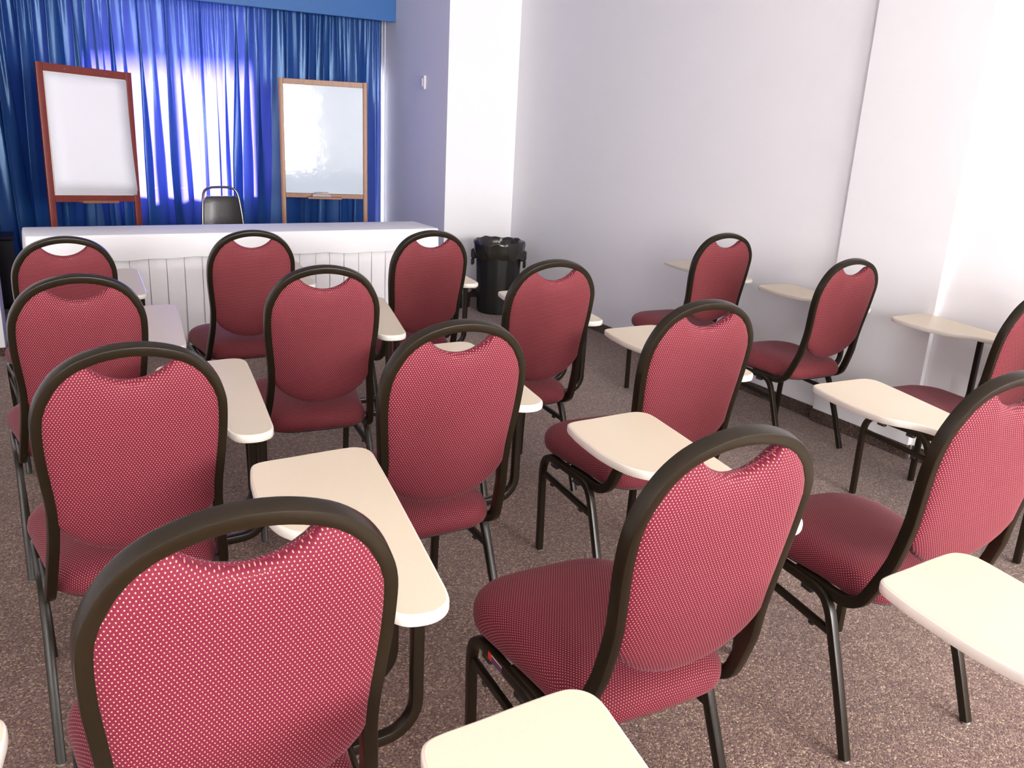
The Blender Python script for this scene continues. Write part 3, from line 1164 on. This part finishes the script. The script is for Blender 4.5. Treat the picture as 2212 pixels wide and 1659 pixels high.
# ------------------------------------------------------------------ black vinyl chair behind the table (faces the room)
bc = thing('stacking_chair', 'black vinyl padded chair with a thin metal frame behind the white table', 'chair', (1.19 * S, 6.02 * S, 0), PI + .12)
k = S
fr = [(.150, -.17, .008), (.148, -.172, .22), (.146, -.176, .42), (.138, -.195, .60), (.124, -.212, .735), (.108, -.222, .785), (.075, -.227, .806), (.03, -.228, .811)]
full = fr + [(-x, y, z) for x, y, z in reversed(fr)]
put('back_frame', MB().sweep([Vector(p) * k for p in catmull(full, 4)], .017 * k, .017 * k, (0, 1, 0), round_=True), M_CHROME, bc)
vs, fs = [], []
prof = [(.60, .46), (.64, .462), (.80, .50), (1, .60), (1, .68), (.97, .74), (.93, .755), (.80, .758)]
zz = [(.50, .138), (.56, .141), (.64, .135), (.70, .129), (.735, .121), (.752, .104)]
nx = 8
for sg in (1, -1):
    for z, w in zz:
        for j in range(nx + 1):
            u = -1 + 2 * j / nx
            y = lerp(z, [.42, .60, .735], [-.176, -.195, -.212]) + sg * (.016 * (1 - abs(u) ** 4) * (1 if .52 < z < .74 else .55) + .004)
            vs.append((w * .93 * u * k, y * k, z * k))
h = len(zz) * (nx + 1)
for sg in (0, 1):
    for i in range(len(zz) - 1):
        for j in range(nx):
            a = sg * h + i * (nx + 1) + j
            q = (a, a + 1, a + nx + 2, a + nx + 1)
            fs.append(q if sg else tuple(reversed(q)))
edge = [i * (nx + 1) for i in range(len(zz))] + [(len(zz) - 1) * (nx + 1) + j for j in range(1, nx + 1)] + \
       [i * (nx + 1) + nx for i in reversed(range(len(zz) - 1))] + [j for j in reversed(range(1, nx))]
for i in range(len(edge)):
    a, b = edge[i], edge[(i + 1) % len(edge)]
    fs.append((a, b, b + h, a + h))
put('backrest', MB().add(vs, fs), M_VINYL, bc, angle=60)
put('seat', MB().prism([(x * k, y * k) for x, y in ((-.15, -.16), (.15, -.16), (.175, .10), (.15, .18), (-.15, .18), (-.175, .10))], .385 * k, .435 * k, .02), M_VINYL, bc)
for s in (1, -1):
    put('leg', MB().sweep([Vector(p) * k for p in ((.17 * s, .19, .008), (.162 * s, .165, .20), (.155 * s, .14, .384))], .017 * k, .017 * k, (0, 1, 0), round_=True), M_CHROME, bc)
    put('side_rail', MB().sweep([Vector(p) * k for p in ((.155 * s, .15, .3775), (.150 * s, 0, .3765), (.147 * s, -.165, .3755))], .015 * k, .015 * k, (1, 0, 0), round_=True), M_CHROME, bc)

# ------------------------------------------------------------------ bins
BX, BY = 2.945 * S, 5.43 * S
bn = thing('waste_bin', 'tall ribbed black bin with a black bag over its rim in the corner', 'bin', (BX, BY, 0))


def ribbed(r, z, a):
    t = z / (.50 * S)
    return r * (1 + (.012 * (1 if math.sin(a * 14) > 0 else -1) if .05 < t < .9 else 0)), z


put('bin_body', MB().lathe([(.135 * S, .0), (.142 * S, .006), (.146 * S, .03), (.160 * S, .40), (.164 * S, .46 * S), (.168 * S, .495 * S), (.165 * S, .495 * S), (.158 * S, .45 * S), (.14 * S, .03)], 84, 0, 0, ribbed), M_BIN, bn, angle=35)
ca = math.atan2(-1, .85)     # handles sit across the view
for s in (1, -1):
    hx = Vector((math.cos(.62), -math.sin(.62))) * s
    hm = MB().box(.155 * S, .200 * S, -.045, .045, .385 * S, .455 * S, .010)
    hm.box(.180 * S, .199 * S, -.038, .038, .335 * S, .386 * S, .008)
    a = math.atan2(hx.y, hx.x)
    hm.v = [(p[0] * math.cos(a) - p[1] * math.sin(a), p[0] * math.sin(a) + p[1] * math.cos(a), p[2]) for p in hm.v]
    put('handle', hm, M_BIN, bn)
rnd = random.Random(5)
ph = [rnd.uniform(0, 6.28) for _ in range(8)]


def crinkle(r, z, a):
    t = max(0.0, (z / S - .38) / .16)
    w = .010 * math.sin(a * 9 + ph[0] + z * 30) + .007 * math.sin(a * 17 + ph[1]) + .004 * math.sin(a * 31 + ph[2] + z * 60)
    wz = .006 * math.sin(a * 5 + ph[3]) + .005 * math.sin(a * 13 + ph[4])
    return r * S * (1 + w * .75), (z + wz * (.6 if z > .5 else 1.0)) * S


bag = put('bag_liner', MB().lathe([(.178, .405), (.183, .425), (.187, .450), (.185, .475), (.188, .498), (.188, .515), (.181, .526), (.172, .522), (.165, .50), (.158, .46), (.150, .38), (.13, .24), (.05, .2)], 140, 0, 0, crinkle, False), M_BAG, bn, angle=50)

b2 = thing('waste_basket', 'small low black basket with a smoky bag beside the tall bin', 'bin', (2.748 * S, 5.675 * S, 0))
put('basket_body', MB().lathe([(.085 * S, 0), (.088 * S, .004), (.100 * S, .165 * S), (.103 * S, .17 * S), (.098 * S, .17 * S), (.084 * S, .01)], 40), M_BIN, b2)


def crinkle2(r, z, a):
    return r * S * (1 + .015 * math.sin(a * 8 + 1) + .012 * math.sin(a * 15 + z * 40)), (z + .010 * math.sin(a * 2 + 2.4) + .004 * math.sin(a * 7)) * S


put('bag_liner', MB().lathe([(.107, .125), (.109, .15), (.108, .178), (.103, .190), (.095, .186), (.09, .16), (.07, .08)], 90, 0, 0, crinkle2, False), M_GREYBAG, b2)

# ------------------------------------------------------------------ low black unit in the left corner
cb = thing('low_cabinet', 'low black unit in the dark corner left of the white table', 'cabinet', (-.92 * S, 6.36 * S, 0))
put('body', sbox(MB(), 0, .80, 0, .25, .02, .455, .006), M_BLACK, cb)
put('top_panel', sbox(MB(), -.008, .808, -.008, .258, .4552, .475, .005), M_BLACK, cb)
for a in (.012, .404):
    d = put('door', sbox(MB(), a, a + .384, -.014, -.0005, .04, .445, .004), M_BLACK, cb)
    put('handle', sbox(MB(), a + (.34 if a < .1 else .03), a + (.352 if a < .1 else .042), -.026, -.0142, .2, .28, .003), M_CHROME, d)
put('plinth', sbox(MB(), .02, .78, .02, .23, 0.0005, .0198), M_BLACK, cb)
